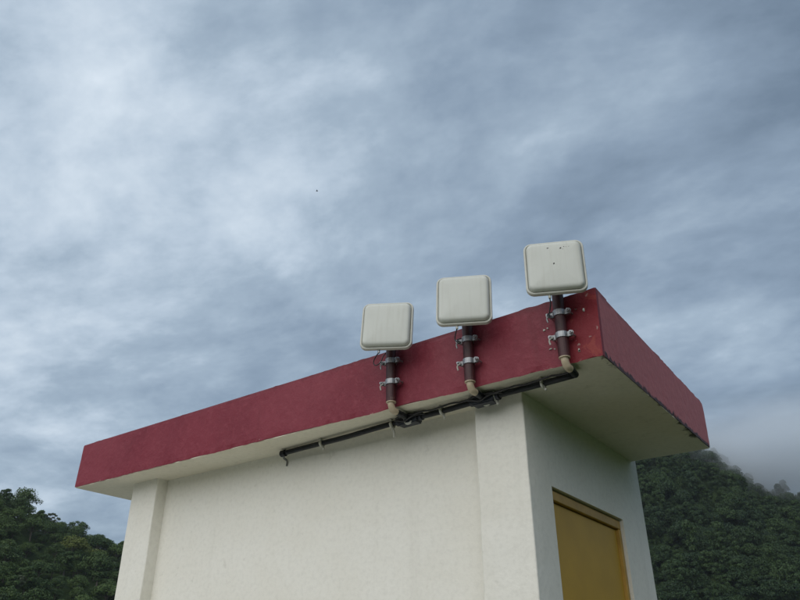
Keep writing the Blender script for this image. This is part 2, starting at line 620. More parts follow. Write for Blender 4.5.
def parapet_side(At, Ab, Bt, Bb, inn, nu, nv):
    """a wall of the parapet: outer face from A to B, thickness along inn (building units), rough arrises"""
    bm = bmesh.new()
    th = 0.22
    prof = [('o', j / nv) for j in range(nv + 1)]
    cols = []
    for i in range(nu + 1):
        u = i / nu
        t_ = lerp3(At, Bt, u)
        b_ = lerp3(Ab, Bb, u)
        ring = []
        for j in range(nv + 1):
            q = W(*lerp3(b_, t_, j / nv))
            e = 1.0 if j in (0, nv) else 0.35
            nn = noise.noise_vector(q * 4.0) * 0.0065 + noise.noise_vector(q * 17) * 0.0045 + noise.noise_vector(q * 45) * 0.002
            nn2 = Vector((0, 0, nn.z * e))
            off = inn * (abs(nn.x) * (0.9 if j in (0, nv) else 0.25))
            if j == nv:
                nn2.z += 0.009 * noise.noise(q * 1.6) + 0.006 * noise.noise(q * 5.3)
            if j == 0:
                nn2.z += 0.005 * noise.noise(q * 2.4)
                nn2.z -= 0.002
                c_ = noise.noise(q * 11 + Vector((3, 3, 3)))
                if c_ > 0.28:
                    nn2.z += 0.010 * (c_ - 0.28) / 0.3
            ring.append(bm.verts.new(q + nn2 + off))
        iv = inn * (th * S)
        for zz0, frac in ((t_, 0.04), (t_, 1.0), (b_, 1.0), (b_, 0.04)):
            q = W(*zz0) + iv * frac
            q.z += 0.006 if zz0 is t_ and frac < .5 else 0
            ring.append(bm.verts.new(q))
        cols.append(ring)
    n_ = len(cols[0])
    for a_, b_ in zip(cols, cols[1:]):
        for k in range(n_):
            bm.faces.new((a_[k], a_[(k + 1) % n_], b_[(k + 1) % n_], b_[k]))
    bm.faces.new(cols[0][::-1])
    bm.faces.new(cols[-1])
    return bm


roof = None
bm = bmesh.new()
lo = W(-6.452, 0.010, -0.014)
hi = W(-0.010, 2.780, 0.03)
box(bm, lo, hi)
bmesh.ops.subdivide_edges(bm, edges=[e for e in bm.edges if e.calc_length() > 0.5], cuts=40, use_grid_fill=True)
for v in bm.verts:
    if v.co.z < lo.z + 0.001:
        v.co.z += noise.noise(v.co * 1.8) * 0.003
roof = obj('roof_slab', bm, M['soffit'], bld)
bm = bmesh.new()
wbox(bm, (-6.25, 0.2, 0.031), (-0.2, 2.62, 0.2))
obj('roof_deck', bm, M['deck'], bld)
obj('parapet', parapet_side(FLt, FLb, FRt, FRb, Vector((0, 1, 0)), 260, 14), M['red'], bld)
sh = 0.0
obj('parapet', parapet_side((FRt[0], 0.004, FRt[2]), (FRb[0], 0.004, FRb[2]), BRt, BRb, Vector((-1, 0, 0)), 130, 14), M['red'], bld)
obj('parapet', parapet_side((BLt[0], 0.223, FLt[2]), (BLb[0], 0.223, FLb[2]), (BLt[0], 2.6, BLt[2]), (BLb[0], 2.6, BLb[2]), Vector((1, 0, 0)), 80, 10), M['red'], bld)
obj('parapet', parapet_side(BLt, BLb, (-0.225, BRt[1], BRt[2]), (-0.225, BRb[1], BRb[2]), Vector((0, -1, 0)), 120, 10), M['red'], bld)

# anchor holes and plaster plugs on the front parapet near the corner
for (x, z, s_, mk) in ((-0.170, 0.062, 0.011, 'tie'), (-0.170, 0.060, 0.006, 'spot'), (-0.16, 0.40, 0.010, 'tie'), (-0.10, 0.375, 0.011, 'tie'),
                       (-0.205, 0.395, 0.007, 'tie'), (-0.43, 0.30, 0.010, 'tie'), (-0.40, 0.305, 0.008, 'tie'), (-0.39, 0.13, 0.008, 'tie'), (-0.36, 0.125, 0.006, 'tie')):
    bm = bmesh.new()
    q = W(x, -0.003 if mk == 'tie' else -0.009, z)
    bmesh.ops.create_icosphere(bm, subdivisions=2, radius=1, matrix=Matrix.Translation(q) @ Matrix.Rotation(rng.random() * 3, 4, 'Y') @ Matrix.Diagonal((s_ * rng.uniform(.5, .9), 0.0035, s_ * rng.uniform(.35, .7), 1)))
    for v in bm.verts:
        n_ = noise.noise_vector(v.co * 90)
        v.co += Vector((n_.x, 0, n_.z)) * s_ * 0.8
    obj('plaster_plug', bm, M[mk], bld)

# door: frame, leaf
door = empty('door', W(XB, 1.485, ZG))
door.parent = bld
door.location = parent_matrix(bld).inverted() @ W(XB, 1.485, ZG)
fw = 0.065
fh = 0.092
fx0, fx1 = XB - 0.17, XB - 0.028
bm = bmesh.new()
wbox(bm, (fx0, DY0 + 0.012, ZG), (fx1, DY0 + fw, DZ - fh - 0.002), 0.003, 1)
obj('frame_jamb', bm, M['frame'], door)
bm = bmesh.new()
wbox(bm, (fx0, DY1 - fw, ZG), (fx1, DY1 - 0.014, DZ - fh - 0.002), 0.003, 1)
obj('frame_jamb', bm, M['frame'], door)
bm = bmesh.new()
wbox(bm, (fx0, DY0 + 0.012, DZ - fh), (fx1, DY1 - 0.014, DZ - 0.016), 0.003, 1)
obj('frame_head', bm, M['frame'], door)
bm = bmesh.new()
wbox(bm, (XB - 0.135, DY0 + fw + 0.006, ZG + 0.02), (XB - 0.060, DY1 - fw - 0.006, DZ - fh - 0.008), 0.002, 1)
obj('door_leaf', bm, M['door'], door)
bm = bmesh.new()
hy = DY0 + fw + 0.12
hz = (1.02 - Z0) / S
tube(bm, smooth_path([W(XB - 0.086, hy, hz), W(XB - 0.02, hy, hz), W(XB - 0.005, hy + 0.03, hz), W(XB - 0.005, hy + 0.2, hz)], 5), 0.009, 10)
obj('handle', bm, M['steel'], door, smooth=True)
bm = bmesh.new()
wbox(bm, (XB - 0.19, DY0 - 0.01, DZ - 0.25), (XB - 0.172, DY1 + 0.01, DZ + 0.01))
obj('frame_backing', bm, M['gap'], door)

# ------------------------------------------------------------------ poles, clamps, elbows
PX = [-1.833, -1.066, -0.268]
PY = -0.062
PR = 0.043
names = ['nearest the far left end of the red parapet', 'middle one of the three on the red parapet', 'beside the patched corner of the red parapet']
pole_lab = ['dark red steel pole clamped to parapet, carrying the antenna farthest from the patched corner',
            'dark red steel pole clamped to parapet, between the two other antenna poles',
            'dark red steel pole clamped to parapet beside its patched, chipped corner']
conduit_y = lambda x: 0.325 + (x + 3.4) * (0.135 - 0.325) / 3.1


def cyl(bm, a_, b_, r_, seg=16):
    tube(bm, [a_, b_], r_, seg)


for i, x in enumerate(PX):
    po = empty('antenna_pole', W(x, PY, -0.06))
    tag(po, pole_lab[i], 'pole', 'antenna poles on the parapet')
    bm = bmesh.new()
    cyl(bm, W(x, PY, 0.012), W(x + 0.004 * (i - 1), PY, 0.86), PR * S, 20)
    obj('pole', bm, M['pole'], po, smooth=False)
    for j, z in enumerate((0.372, 0.185)):
        z += rng.uniform(-.008, .008)
        ry = rng.uniform(-.12, .12)
        bm = bmesh.new()
        # the saddle band round the pole
        cyl(bm, W(x, PY, z - 0.022), W(x, PY, z + 0.022), (PR + 0.007) * S, 20)
        # lips left and right, against the parapet
        wbox(bm, (x - PR - 0.035, PY - 0.012, z - 0.02), (x + PR + 0.045, PY + 0.012, z + 0.02), 0.001, 1)
        cl_ = obj('clamp', bm, M['steel'], po)
        for sx in (-1, 1):
            bm = bmesh.new()
            bx_ = x + sx * (PR + 0.038)
            # threaded stud towards the viewer with washer and nut
            cyl(bm, W(bx_, PY + 0.055, z), W(bx_, PY - 0.05, z), 0.0042, 8)
            cyl(bm, W(bx_, PY - 0.015, z), W(bx_, PY - 0.02, z), 0.0115, 14)
            cyl(bm, W(bx_, PY - 0.02, z), W(bx_, PY - 0.038, z), 0.0085, 6)
            so = obj('bolt', bm, M['steel'], cl_, world=False)
            so.data.transform(Matrix.Translation(-W(x, PY, -0.06)))
        # loose tail of the strap
        bm = bmesh.new()
        tube(bm, smooth_path([W(x - PR - 0.02, PY - 0.03, z - 0.008), W(x - PR - 0.045, PY - 0.035, z - 0.025), W(x - PR - 0.042, PY - 0.03, z - 0.06)], 4), 0.0038, 6)
        st = obj('strap', bm, M['tie'] if j else M['steel'], po)
    # cream elbow at the pole's foot turning in under the roof
    ey = -0.025
    bm = bmesh.new()
    tube(bm, smooth_path([W(x, PY, 0.03), W(x, PY, -0.012), W(x + 0.002, PY + 0.014, -0.043), W(x + 0.004, ey - 0.01, -0.056), W(x + 0.004, ey + 0.03, -0.058)], 6), 0.0172, 16)
    obj('elbow', bm, M['pvc'], po, smooth=True)
    bm = bmesh.new()
    cyl(bm, W(x, PY, 0.005), W(x, PY, 0.042), 0.0255, 18)
    obj('coupling', bm, M['pvc'], po)
    bm = bmesh.new()
    yend = conduit_y(x) - 0.04 if i < 2 else conduit_y(x)
    tube(bm, smooth_path([W(x + 0.004, ey + 0.02, -0.058), W(x, (ey + yend) / 2, -0.056), W(x - 0.01, yend, -0.056)], 6), 0.0165, 12)
    obj('sleeve', bm, M['black'], po, smooth=True)

# ------------------------------------------------------------------ antennas
ANT = [(-1.742, -0.25, 0.624, 26.3, 3.1, -2.6), (-0.977, -0.25, 0.631, 24.7, 2.6, -1.7), (-0.184, -0.25, 0.657, 23.9, 1.0, -0.9)]
ant_lab = ['clean cream square panel antenna on pole farthest from the chipped parapet corner',
           'cream square panel antenna on the pole between the other two panels',
           'cream square panel antenna with dark spots on its face, above the chipped corner']


def rrect(w, r_, n=7):
    pts = []
    for (cx, cy, a0) in ((w - r_, w - r_, 0), (-w + r_, w - r_, 90), (-w + r_, -w + r_, 180), (w - r_, -w + r_, 270)):
        for k in range(n):
            an = R(a0 + 90 * k / (n - 1))
            pts.append((cx + r_ * math.cos(an), cy + r_ * math.sin(an)))
    return pts


def loft(bm, half, r_, prof, cap0=True, cap1=True):
    rings = []
    for ins, d in prof:
        rings.append([bm.verts.new((x, y, d)) for x, y in rrect(half - ins, max(0.004, r_ - ins))])
    n_ = len(rings[0])
    for a_, b_ in zip(rings, rings[1:]):
        for k in range(n_):
            bm.faces.new((a_[k], a_[(k + 1) % n_], b_[(k + 1) % n_], b_[k]))
    if cap0:
        bm.faces.new(rings[0][::-1])
    if cap1:
        bm.faces.new(rings[-1])


half = 0.5 * 0.462 * S * 0.965
for i, (x, y, z, yaw, tilt, roll) in enumerate(ANT):
    c = W(x, y, z)
    ya, ti, ro = R(yaw), R(tilt), R(roll)
    n_ = Vector((math.sin(ya) * math.cos(ti), -math.cos(ya) * math.cos(ti), math.sin(ti)))
    r_ = Vector((math.cos(ya), math.sin(ya), 0))
    u_ = n_.cross(r_)
    r2 = math.cos(ro) * r_ + math.sin(ro) * u_
    u2 = math.cos(ro) * u_ - math.sin(ro) * r_
    mw = Matrix((r2, u2, n_)).transposed().to_4x4()
    mw.translation = c
    an = empty('panel_antenna', c)
    an.rotation_euler = mw.to_euler()
    tag(an, ant_lab[i], 'antenna', 'panel antennas on the roof edge')
    # back rim: a shallow tray with a rolled lip (front face of the rim near z = 0 in the antenna's space)
    bm = bmesh.new()
    loft(bm, half, 0.036, [(0.012, -0.022), (0.004, -0.021), (0.0, -0.016), (0.0, 0.0), (0.0015, 0.0035), (0.0045, 0.0048), (0.008, 0.0042), (0.0095, 0.001), (0.011, -0.002)])
    obj('back_rim', bm, M['rim'], an, smooth=False, world=False)
    bm = bmesh.new()
    loft(bm, half - 0.011, 0.030, [(0.0, -0.004), (0.0012, 0.006), (0.0035, 0.015), (0.007, 0.0195), (0.013, 0.0225), (0.022, 0.0238), (0.05, 0.0255), (0.1, 0.0268)])
    ra = obj('radome', bm, M['radome'], an, world=False, smooth=True)
    # bracket to the pole: plate and U-bolt
    pw = mw.inverted() @ W(PX[i], PY, z)
    bm = bmesh.new()
    box(bm, (-0.045, -0.05, -0.030), (0.045, 0.05, -0.0225), 0.002, 1)
    tube(bm, [(0, 0.0, -0.028), (pw.x, 0, pw.z)], 0.013, 10)
    obj('bracket', bm, M['steel'], an, world=False)
    for zz_o in (-0.03, 0.03):
        bm = bmesh.new()
        q0 = mw.inverted() @ (W(PX[i], PY, z) + Vector((0, 0, zz_o - 0.009)))
        q1 = mw.inverted() @ (W(PX[i], PY, z) + Vector((0, 0, zz_o + 0.009)))
        tube(bm, [q0, q1], PR * S + 0.006, 18)
        obj('u_clamp', bm, M['steel'], an, world=False)
    # plug under the lower edge and the pigtail cable
    inv = mw.inverted()
    pl = Vector((-0.035, -half - 0.004, -0.012))
    bm = bmesh.new()
    tube(bm, [pl + Vector((0, 0.012, 0)), pl + Vector((0, -0.012, 0))], 0.006, 10)
    obj('connector', bm, M['steel'] if i == 0 else M['rim'], an, world=False)
    s0 = mw @ (pl + Vector((0, -0.011, 0)))
    top = W(PX[i] - PR - 0.012, PY - 0.035, 0.375)
    if i == 0:
        pts = [s0, s0 + Vector((-0.020, 0.006, -0.010)), s0 + Vector((-0.040, 0.010, -0.036)), s0 + Vector((-0.028, 0.012, -0.058)), s0 + Vector((0.002, 0.012, -0.050)), s0 + Vector((0.016, 0.014, -0.022)), s0 + Vector((0.022, 0.03, 0.004))]
    elif i == 1:
        pts = [s0, s0 + Vector((-0.014, 0.008, -0.02)), s0 + Vector((-0.022, 0.014, -0.046)), s0 + Vector((-0.008, 0.014, -0.062)), top + Vector((-.01, -.008, 0.0)), top + Vector((0.01, -0.004, 0.004))]
    else:
        pts = [s0, s0 + Vector((-0.004, 0.010, -0.025)), s0 + Vector((-0.016, 0.02, -0.052)), s0 + Vector((-0.024, 0.03, -0.075)), s0 + Vector((-0.004, 0.03, -0.082)), top + Vector((-.012, -.008, -0.006)), top + Vector((0.01, -0.004, 0.0))]
    bm = bmesh.new()
    tube(bm, [inv @ p_ for p_ in smooth_path(pts, 6)], 0.0028, 8)
    obj('cable', bm, M['cable'], an, smooth=True, world=False)
    # droppings and scuffs on the third panel
    if i == 2:
        spots = [(-0.003, 0.004, 0.0042), (0.033, 0.083, 0.0042), (0.029, 0.081, 0.0026), (-0.026, 0.088, 0.003), (-0.022, 0.089, 0.0022), (0.047, 0.089, 0.0022), (0.056, 0.087, 0.0018), (0.042, 0.076, 0.0016), (0.069, 0.088, 0.002), (-0.005, 0.001, 0.0022)]
        for (sx, sy, sr) in spots:
            bm = bmesh.new()
            e_ = max(abs(sx), abs(sy))
            dz = float(np.interp(half - 0.011 - e_, [0.0035, 0.007, 0.013, 0.022, 0.05, 0.1], [0.015, 0.0195, 0.0225, 0.0238, 0.0255, 0.0268]))
            bmesh.ops.create_icosphere(bm, subdivisions=1, radius=1, matrix=Matrix.Translation((sx, sy, dz)) @ Matrix.Diagonal((sr * rng.uniform(.7, 1.2), sr * rng.uniform(.7, 1.3), 0.0012, 1)))
            sp_ = obj('spot', bm, M['spot'], an, world=False)

# ------------------------------------------------------------------ conduit, ties and boxes under the roof
co = empty('cable_conduit', W(-3.4, conduit_y(-3.4), -0.06))
tag(co, 'black cable conduit running under the roof edge along the front wall', 'conduit')
pts = []
N = 40
for k in range(N + 1):
    x = -3.43 + (3.16) * k / N
    pts.append(W(x, conduit_y(x) + 0.006 * noise.noise((x * 2, 0, 0)), -0.056 + 0.008 * noise.noise((x * 1.7, 3, 0))))
bm = bmesh.new()
tube(bm, pts, 0.0145, 12)
obj('conduit', bm, M['black'], co, smooth=True)
bm = bmesh.new()
pts = []
for k in range(N + 1):
    x = -1.9 + 1.62 * k / N
    pts.append(W(x, conduit_y(x) - 0.052 - 0.02 * abs(math.sin(k * 0.42)), -0.042 - 0.012 * abs(math.sin(k * .42 + .6))))
tube(bm, pts, 0.005, 8)
obj('thin_cable', bm, M['cable'], co, smooth=True)
bm = bmesh.new()
tube(bm, smooth_path([W(-3.42, conduit_y(-3.42), -0.056), W(-3.47, conduit_y(-3.42) + 0.05, -0.08), W(-3.47, 0.425, -0.10), W(-3.475, 0.43, -0.15)], 5), [0.007] * 10 + [0.005] * 6, 8)
obj('cable_tail', bm, M['graycable'], co, smooth=True)
bm = bmesh.new()
cyl(bm, W(-3.455, conduit_y(-3.455), -0.056), W(-3.40, conduit_y(-3.4), -0.056), 0.0195, 14)
obj('end_cap', bm, M['black'], co)
# white ties: a half hoop round the conduit with a tail below
for (x, tail) in ((-2.90, 0.03), (-2.04, 0.085), (-1.50, 0.035), (-0.98, 0.035), (-0.55, 0.02)):
    yc = conduit_y(x)
    bm = bmesh.new()
    pp = []
    rr_ = 0.034
    for k in range(11):
        an_ = R(-200 + k * 22)
        pp.append(W(x, yc + rr_ * math.cos(an_) * -1, -0.056 + rr_ * math.sin(an_)))
    pp = [W(x, yc - 0.036, -0.02)] + pp + [W(x + 0.01, yc + 0.015, -0.09 - tail * 0.5), W(x + 0.02, yc - 0.002, -0.09 - tail)]
    tube(bm, pp, 0.0068, 6)
    obj('tie', bm, M['tie'], co, smooth=True)
for i in (0, 1):
    x = PX[i]
    bm = bmesh.new()
    y_ = 0.19
    pp = [W(x + 0.04 * math.cos(R(a_)), y_, -0.066 + 0.04 * math.sin(R(a_))) for a_ in range(-200, 30, 20)] + [W(x + 0.05, y_, -0.02)]
    tube(bm, pp, 0.0068, 6)
    obj('tie', bm, M['tie'], co, smooth=True)

for i, (x, lab) in enumerate(((-1.845, 'black junction box on conduit under the pole farthest from the chipped corner'),
                              (-1.075, 'black junction box on conduit in front of the pilaster beside the side wall'))):
    yc = conduit_y(x)
    c = W(x, yc - 0.005, -0.03)
    jb = empty('junction_box', c)
    tag(jb, lab, 'junction box', 'junction boxes on the conduit')
    sl_ = math.atan2(-0.19, 3.1)
    mj = Matrix.Translation(c) @ Matrix.Rotation(sl_, 4, 'Z')
    bm = bmesh.new()
    box(bm, (-0.062, -0.026, -0.040), (0.062, 0.030, 0.004), 0.008, 3)
    bm.transform(mj)
    obj('box_body', bm, M['boxblk'], jb)
    bm = bmesh.new()
    box(bm, (-0.058, -0.023, -0.0455), (0.058, 0.027, -0.0405), 0.004, 2)
    bm.transform(mj)
    ld = obj('lid', bm, M['boxblk'], jb)
    # slack cable bunched in front of the box
    bm = bmesh.new()
    tube(bm, smooth_path([mj @ Vector(q_) for q_ in ((-0.085, -0.02, -0.012), (-0.055, -0.040, -0.022), (-0.01, -0.036, -0.034), (0.035, -0.042, -0.024), (0.075, -0.030, -0.014), (0.11, -0.012, -0.016))], 5), 0.0048, 8)
    obj('slack_cable', bm, M['cable'], jb, smooth=True)
    bm = bmesh.new()
    tube(bm, smooth_path([mj @ Vector(q_) for q_ in ((-0.07, -0.03, -0.008), (-0.03, -0.052, -0.012), (0.02, -0.046, -0.008), (0.06, -0.038, -0.012), (0.10, -0.02, -0.010))], 5), 0.004, 8)
    obj('slack_cable', bm, M['cable'], jb, smooth=True)
    for sx in (-1, 1):
        bm = bmesh.new()
        q0 = W(x + sx * 0.075, conduit_y(x + sx * .075), -0.056)
        q1 = W(x + sx * 0.135, conduit_y(x + sx * .135), -0.056)
        cyl(bm, q0, q1, 0.0215, 14)
        obj('socket', bm, M['boxblk'], jb)

# ------------------------------------------------------------------ trees


def leaf_cloud(n, size, clumps, rngl, flat=0.75, jit=0.5):
    """leaf-sized quads spread over the surfaces and insides of clumps; returns verts (4n,3)"""
    cen = np.array([c[0] for c in clumps])
    rad = np.array([c[1] for c in clumps])
    w = rad ** 2
    idx = rngl.choice(len(clumps), n, p=w / w.sum())
    d = rngl.normal(size=(n, 3))
    d /= np.linalg.norm(d, axis=1)[:, None]
    d[:, 2] = np.where(d[:, 2] < -0.35, -d[:, 2], d[:, 2])
    rad_f = rngl.uniform(0.62, 1.08, n)[:, None]
    pos = cen[idx] + d * rad[idx][:, None] * rad_f * np.array([1, 1, flat])
    nrm = d + rngl.normal(size=(n, 3)) * jit
    nrm /= np.linalg.norm(nrm, axis=1)[:, None]
    a_ = np.cross(nrm, rngl.normal(size=(n, 3)))
    a_ /= np.linalg.norm(a_, axis=1)[:, None]
    b_ = np.cross(nrm, a_)
    s1 = (size * rngl.uniform(0.55, 1.25, n))[:, None]
    s2 = s1 * rngl.uniform(0.5, 0.9, n)[:, None]
    bend = nrm * s1 * 0.22
    v = np.stack([pos - a_ * s1, pos - b_ * s2 + bend, pos + a_ * s1, pos + b_ * s2 + bend], 1)
    return v.reshape(-1, 3)


def quads_mesh(name, v, m):
    n = len(v) // 4
    me = bpy.data.meshes.new(name)
    me.vertices.add(len(v))
    me.vertices.foreach_set('co', v.astype(np.float32).ravel())
    me.loops.add(len(v))
    me.loops.foreach_set('vertex_index', np.arange(len(v), dtype=np.int32))
    me.polygons.add(n)
    me.polygons.foreach_set('loop_start', np.arange(0, len(v), 4, dtype=np.int32))
    me.update()
    me.validate()
    me.materials.append(m)
    return me


def leafmat(name, dark, mid, light, hue=0.0):
    m, t, b = newmat(name)
    oi = nd(t, 'ShaderNodeObjectInfo')
    g_ = nd(t, 'ShaderNodeNewGeometry')
    big = noisen(t, g_.outputs['Position'], 0.085, 4, 0.6).outputs['Fac']
    fine = noisen(t, g_.outputs['Position'], 0.22, 3, 0.6).outputs['Fac']
    f_ = mathn(t, 'ADD', mathn(t, 'MULTIPLY', oi.outputs['Random'], 0.5), mathn(t, 'ADD', mathn(t, 'MULTIPLY', big, 0.5), mathn(t, 'MULTIPLY', fine, 0.4)))
    col = mixc(t, ramp(t, f_, [(0.3, 0.0), (1.0, 1.0)]), dark, mid)
    col = mixc(t, mathn(t, 'MULTIPLY', mathn(t, 'POWER', g_.outputs['Random Per Island'], 2.0), 0.45), col, light)
    t.links.new(col, b.inputs['Base Color'])
    b.inputs['Roughness'].default_value = 0.6
    b.inputs['Specular IOR Level'].default_value = 0.25
    return m


M['leaf'] = leafmat('leaves', (0.022, 0.054, 0.016), (0.066, 0.112, 0.028), (0.095, 0.135, 0.035))
M['leaf_yellow'] = leafmat('leaves_yellow', (0.085, 0.115, 0.024), (0.115, 0.145, 0.03), (0.15, 0.17, 0.045))
M['leaf_pale'] = leafmat('leaves_pale', (0.075, 0.10, 0.055), (0.10, 0.125, 0.07), (0.14, 0.16, 0.10))
M['leaf_far'] = leafmat('leaves_far', (0.009, 0.027, 0.011), (0.034, 0.066, 0.018), (0.052, 0.082, 0.024))
M['bark'] = simple('bark', (0.11, 0.095, 0.075), 0.9, 0, 0.4, 3)


def tree_clumps(h, w, kind, rg):
    cl_ = []
    if kind == 'round':
        n = 11
        for k in range(n):
            an_ = k * 2.4 + rg.uniform(-.5, .5)
            q = math.sqrt((k + 0.3) / n)
            zc = h * (0.80 - 0.34 * q * q) + rg.uniform(-.6, .5)
            cl_.append(((q * w * 0.5 * 0.8 * math.cos(an_), q * w * 0.5 * 0.8 * math.sin(an_), zc), w * rg.uniform(0.15, 0.25)))
        cl_.append(((0, 0, h * 0.6), w * 0.3))
    elif kind == 'tall':
        for k in range(10):
            an_ = k * 2.4
            q = (k % 4) / 4
            cl_.append(((q * w * 0.36 * math.cos(an_), q * w * 0.36 * math.sin(an_), h * (0.42 + 0.052 * k) + rg.uniform(-.3, .3)), w * rg.uniform(0.16, 0.27)))
    elif kind == 'open':
        for k in range(24):
            an_ = k * 2.4 + rg.uniform(-.4, .4)
            q = 0.1 + 0.9 * rg.random()
            cl_.append(((q * w * 0.45 * math.cos(an_), q * w * 0.45 * math.sin(an_), h * (0.55 + 0.40 * rg.random() * (1.15 - .5 * q))), w * rg.uniform(0.06, 0.12)))
    elif kind == 'umbrella':
        for k in range(9):
            an_ = k * 2.4 + rg.uniform(-.3, .3)
            q = math.sqrt((k + .4) / 9)
            cl_.append(((q * w * 0.46 * math.cos(an_), q * w * 0.46 * math.sin(an_), h * (0.92 - 0.16 * q) + rg.uniform(-.3, .3)), w * rg.uniform(0.13, 0.19)))
    return cl_


def trunk_bm(h, w, clumps):
    bm = bmesh.new()
    r_ = 0.028 * h
    fork = Vector((rng.uniform(-.2, .2), rng.uniform(-.2, .2), h * 0.48))
    tube(bm, [Vector((0, 0, -2.0)), Vector((0, 0, 0.3)), Vector((fork.x * .4, fork.y * .4, h * 0.25)), fork, Vector((fork.x, fork.y, h * .72))], [r_ * 1.35, r_ * 1.1, r_ * .9, r_ * .75, r_ * .35], 7)
    for (c_, rad) in clumps[::2]:
        c_ = Vector(c_)
        tube(bm, [fork - Vector((0, 0, h * .06)), fork.lerp(c_, .5) + Vector((0, 0, -.3)), c_], [r_ * .5, r_ * .33, r_ * .12], 5)
    return bm


KINDS = [('round', 9.5, 9.5), ('round', 8.2, 8.4), ('tall', 11.5, 7.0), ('round', 10.5, 11.0), ('open', 11.5, 8.0), ('umbrella', 11.0, 9.5)]
PROTO = []
for (kd, h, w) in KINDS:
    rg = random.Random(hash(kd) % 1000 + int(h * 10)) if False else random.Random(int(h * 10 + w * 7))
    cl_ = tree_clumps(h, w, kd, rg)
    nl = 2600 if kd in ('round', 'tall') else 1300
    v = leaf_cloud(nl, 0.25, cl_, nrng, jit=0.45)
    cme = quads_mesh('crown', v, M['leaf'])
    bm = trunk_bm(h, w, cl_)
    tme = bpy.data.meshes.new('trunk')
    bm.to_mesh(tme)
    bm.free()
    tme.materials.append(M['bark'])
    PROTO.append((kd, h, w, cme, tme, cl_))


def polar(az, r_):
    return r_ * math.sin(R(az)), r_ * math.cos(R(az))


def plant(pi, x, y, sc, label, group=None, leaf=None, name='forest_tree', sink=0.8):
    kd, h, w, cme, tme, cl_ = PROTO[pi]
    o = empty(name, (x, y, hgt(x, y) - sink), rng.random() * 6.28)
    o.scale = (sc * rng.uniform(.9, 1.1), sc * rng.uniform(.9, 1.1), sc * rng.uniform(.88, 1.12))
    tag(o, label, 'tree', group)
    me = cme
    if leaf:
        me = cme.copy()
        me.materials.clear()
        me.materials.append(leaf)
    a_ = bpy.data.objects.new('crown', me)
    COL.objects.link(a_)
    a_.parent = o
    b_ = bpy.data.objects.new('trunk', tme)
    COL.objects.link(b_)
    b_.parent = o
    return o


# trees one can tell apart on the skyline and slope of the wooded hill beyond the roof's far end
def ridge_r(az):
    return float(np.interp(az, AZT, RDT))


special = [
    (3, -63.0, 0, 1.15, 'large dark round-crowned tree rising highest on the wooded hill skyline', None),
    (1, -61.9, 2, 1.0, 'dark domed tree on the hill skyline beside the pale sparse tree', None),
    (4, -60.95, 3, 1.0, 'pale sparse-leaved tree standing alone above the hill skyline', 'leaf_pale'),
    (1, -59.9, 2, 0.9, 'small dark bushy tree on the skyline between pale sparse tree and flat-topped tree', None),
    (5, -59.2, 2, 0.95, 'flat-topped dark tree on the sloping hill skyline', None),
    (5, -57.7, 3, 0.75, 'small umbrella-shaped tree low on the hill skyline by the roof end', None),
]
for (pi, az, dr, sc, lab, lf) in special:
    x, y = polar(az, ridge_r(az) + dr)
    plant(pi, x, y, sc * 1.12, lab, None, M[lf] if lf else None, sink=-0.6)
for (pi, az, el_r, sc, lab, lf) in ((3, -59.3, 296, 1.0, 'broad yellow-green tree crown halfway up the wooded hill', 'leaf_yellow'),
                                    (4, -62.4, 250, 0.8, 'pale thin-leaved tree low on the wooded hillside', 'leaf_pale'),
                                    (1, -57.6, 315, 0.9, 'rounded yellow-green tree on the slope close to the white wall', 'leaf_yellow')):
    x, y = polar(az, el_r)
    plant(pi, x, y, sc, lab, None, M[lf], sink=0.2)
CROWN_SRC = []
G_LEFT = 'trees covering the wooded hillside'
cnt = 0
placed = []
tries = 0
while cnt < 285 and tries < 12000:
    tries += 1
    az = rng.uniform(-66.0, -54.0)
    r_ = math.sqrt(rng.uniform(228 ** 2, (ridge_r(az) + 6) ** 2))
    x, y = polar(az, r_)
    if any((x - a_) ** 2 + (y - b_) ** 2 < 4.4 ** 2 for a_, b_ in placed):
        continue
    placed.append((x, y))
    pi = rng.choice([0, 0, 1, 1, 3, 0, 2, 1])
    sk = 1.2
    if r_ > ridge_r(az) - 12:
        pi = rng.choice([0, 1])
        sk = 2.4
    plant(pi, x, y, rng.choice((.5, .6, .7, .85, 1.0)) * rng.uniform(.92, 1.08), 'narrow upright tree among round crowns on the wooded hillside' if pi == 2 else 'dark green round-crowned tree packed among others on the wooded hillside', 'narrow trees on the wooded hillside' if pi == 2 else G_LEFT, sink=sk)
    cnt += 1
    if len(CROWN_SRC) < 3 and pi == (0, 1, 2)[len(CROWN_SRC)]:
        CROWN_SRC.append([c_ for c_ in bpy.data.objects if c_.name.startswith('crown') and c_.data == PROTO[pi][3]][-1])

# the rest of the wood reads as one mass: crowns spread over the slopes by geometry nodes, one object
pos = []
tries = 0


def scatter(az0, az1, ra, rb, n, dmin, lo_=False):
    k = 0
    tr = 0
    grid = {}
    while k < n and tr < n * 12:
        tr += 1
        az = rng.uniform(az0, az1)
        rmax = min(rb, ridge_r(az) + 25)
        r_ = math.sqrt(rng.uniform(ra ** 2, max(ra + 5, rmax) ** 2))
        x, y = polar(az, r_)
        gx, gy = int(x // dmin), int(y // dmin)
        if any((x - a_) ** 2 + (y - b_) ** 2 < dmin * dmin for i_ in (-1, 0, 1) for j_ in (-1, 0, 1) for a_, b_ in grid.get((gx + i_, gy + j_), ())):
            continue
        grid.setdefault((gx, gy), []).append((x, y))
        pos.append((x, y, hgt(x, y) - 1.6, lo_))
        k += 1


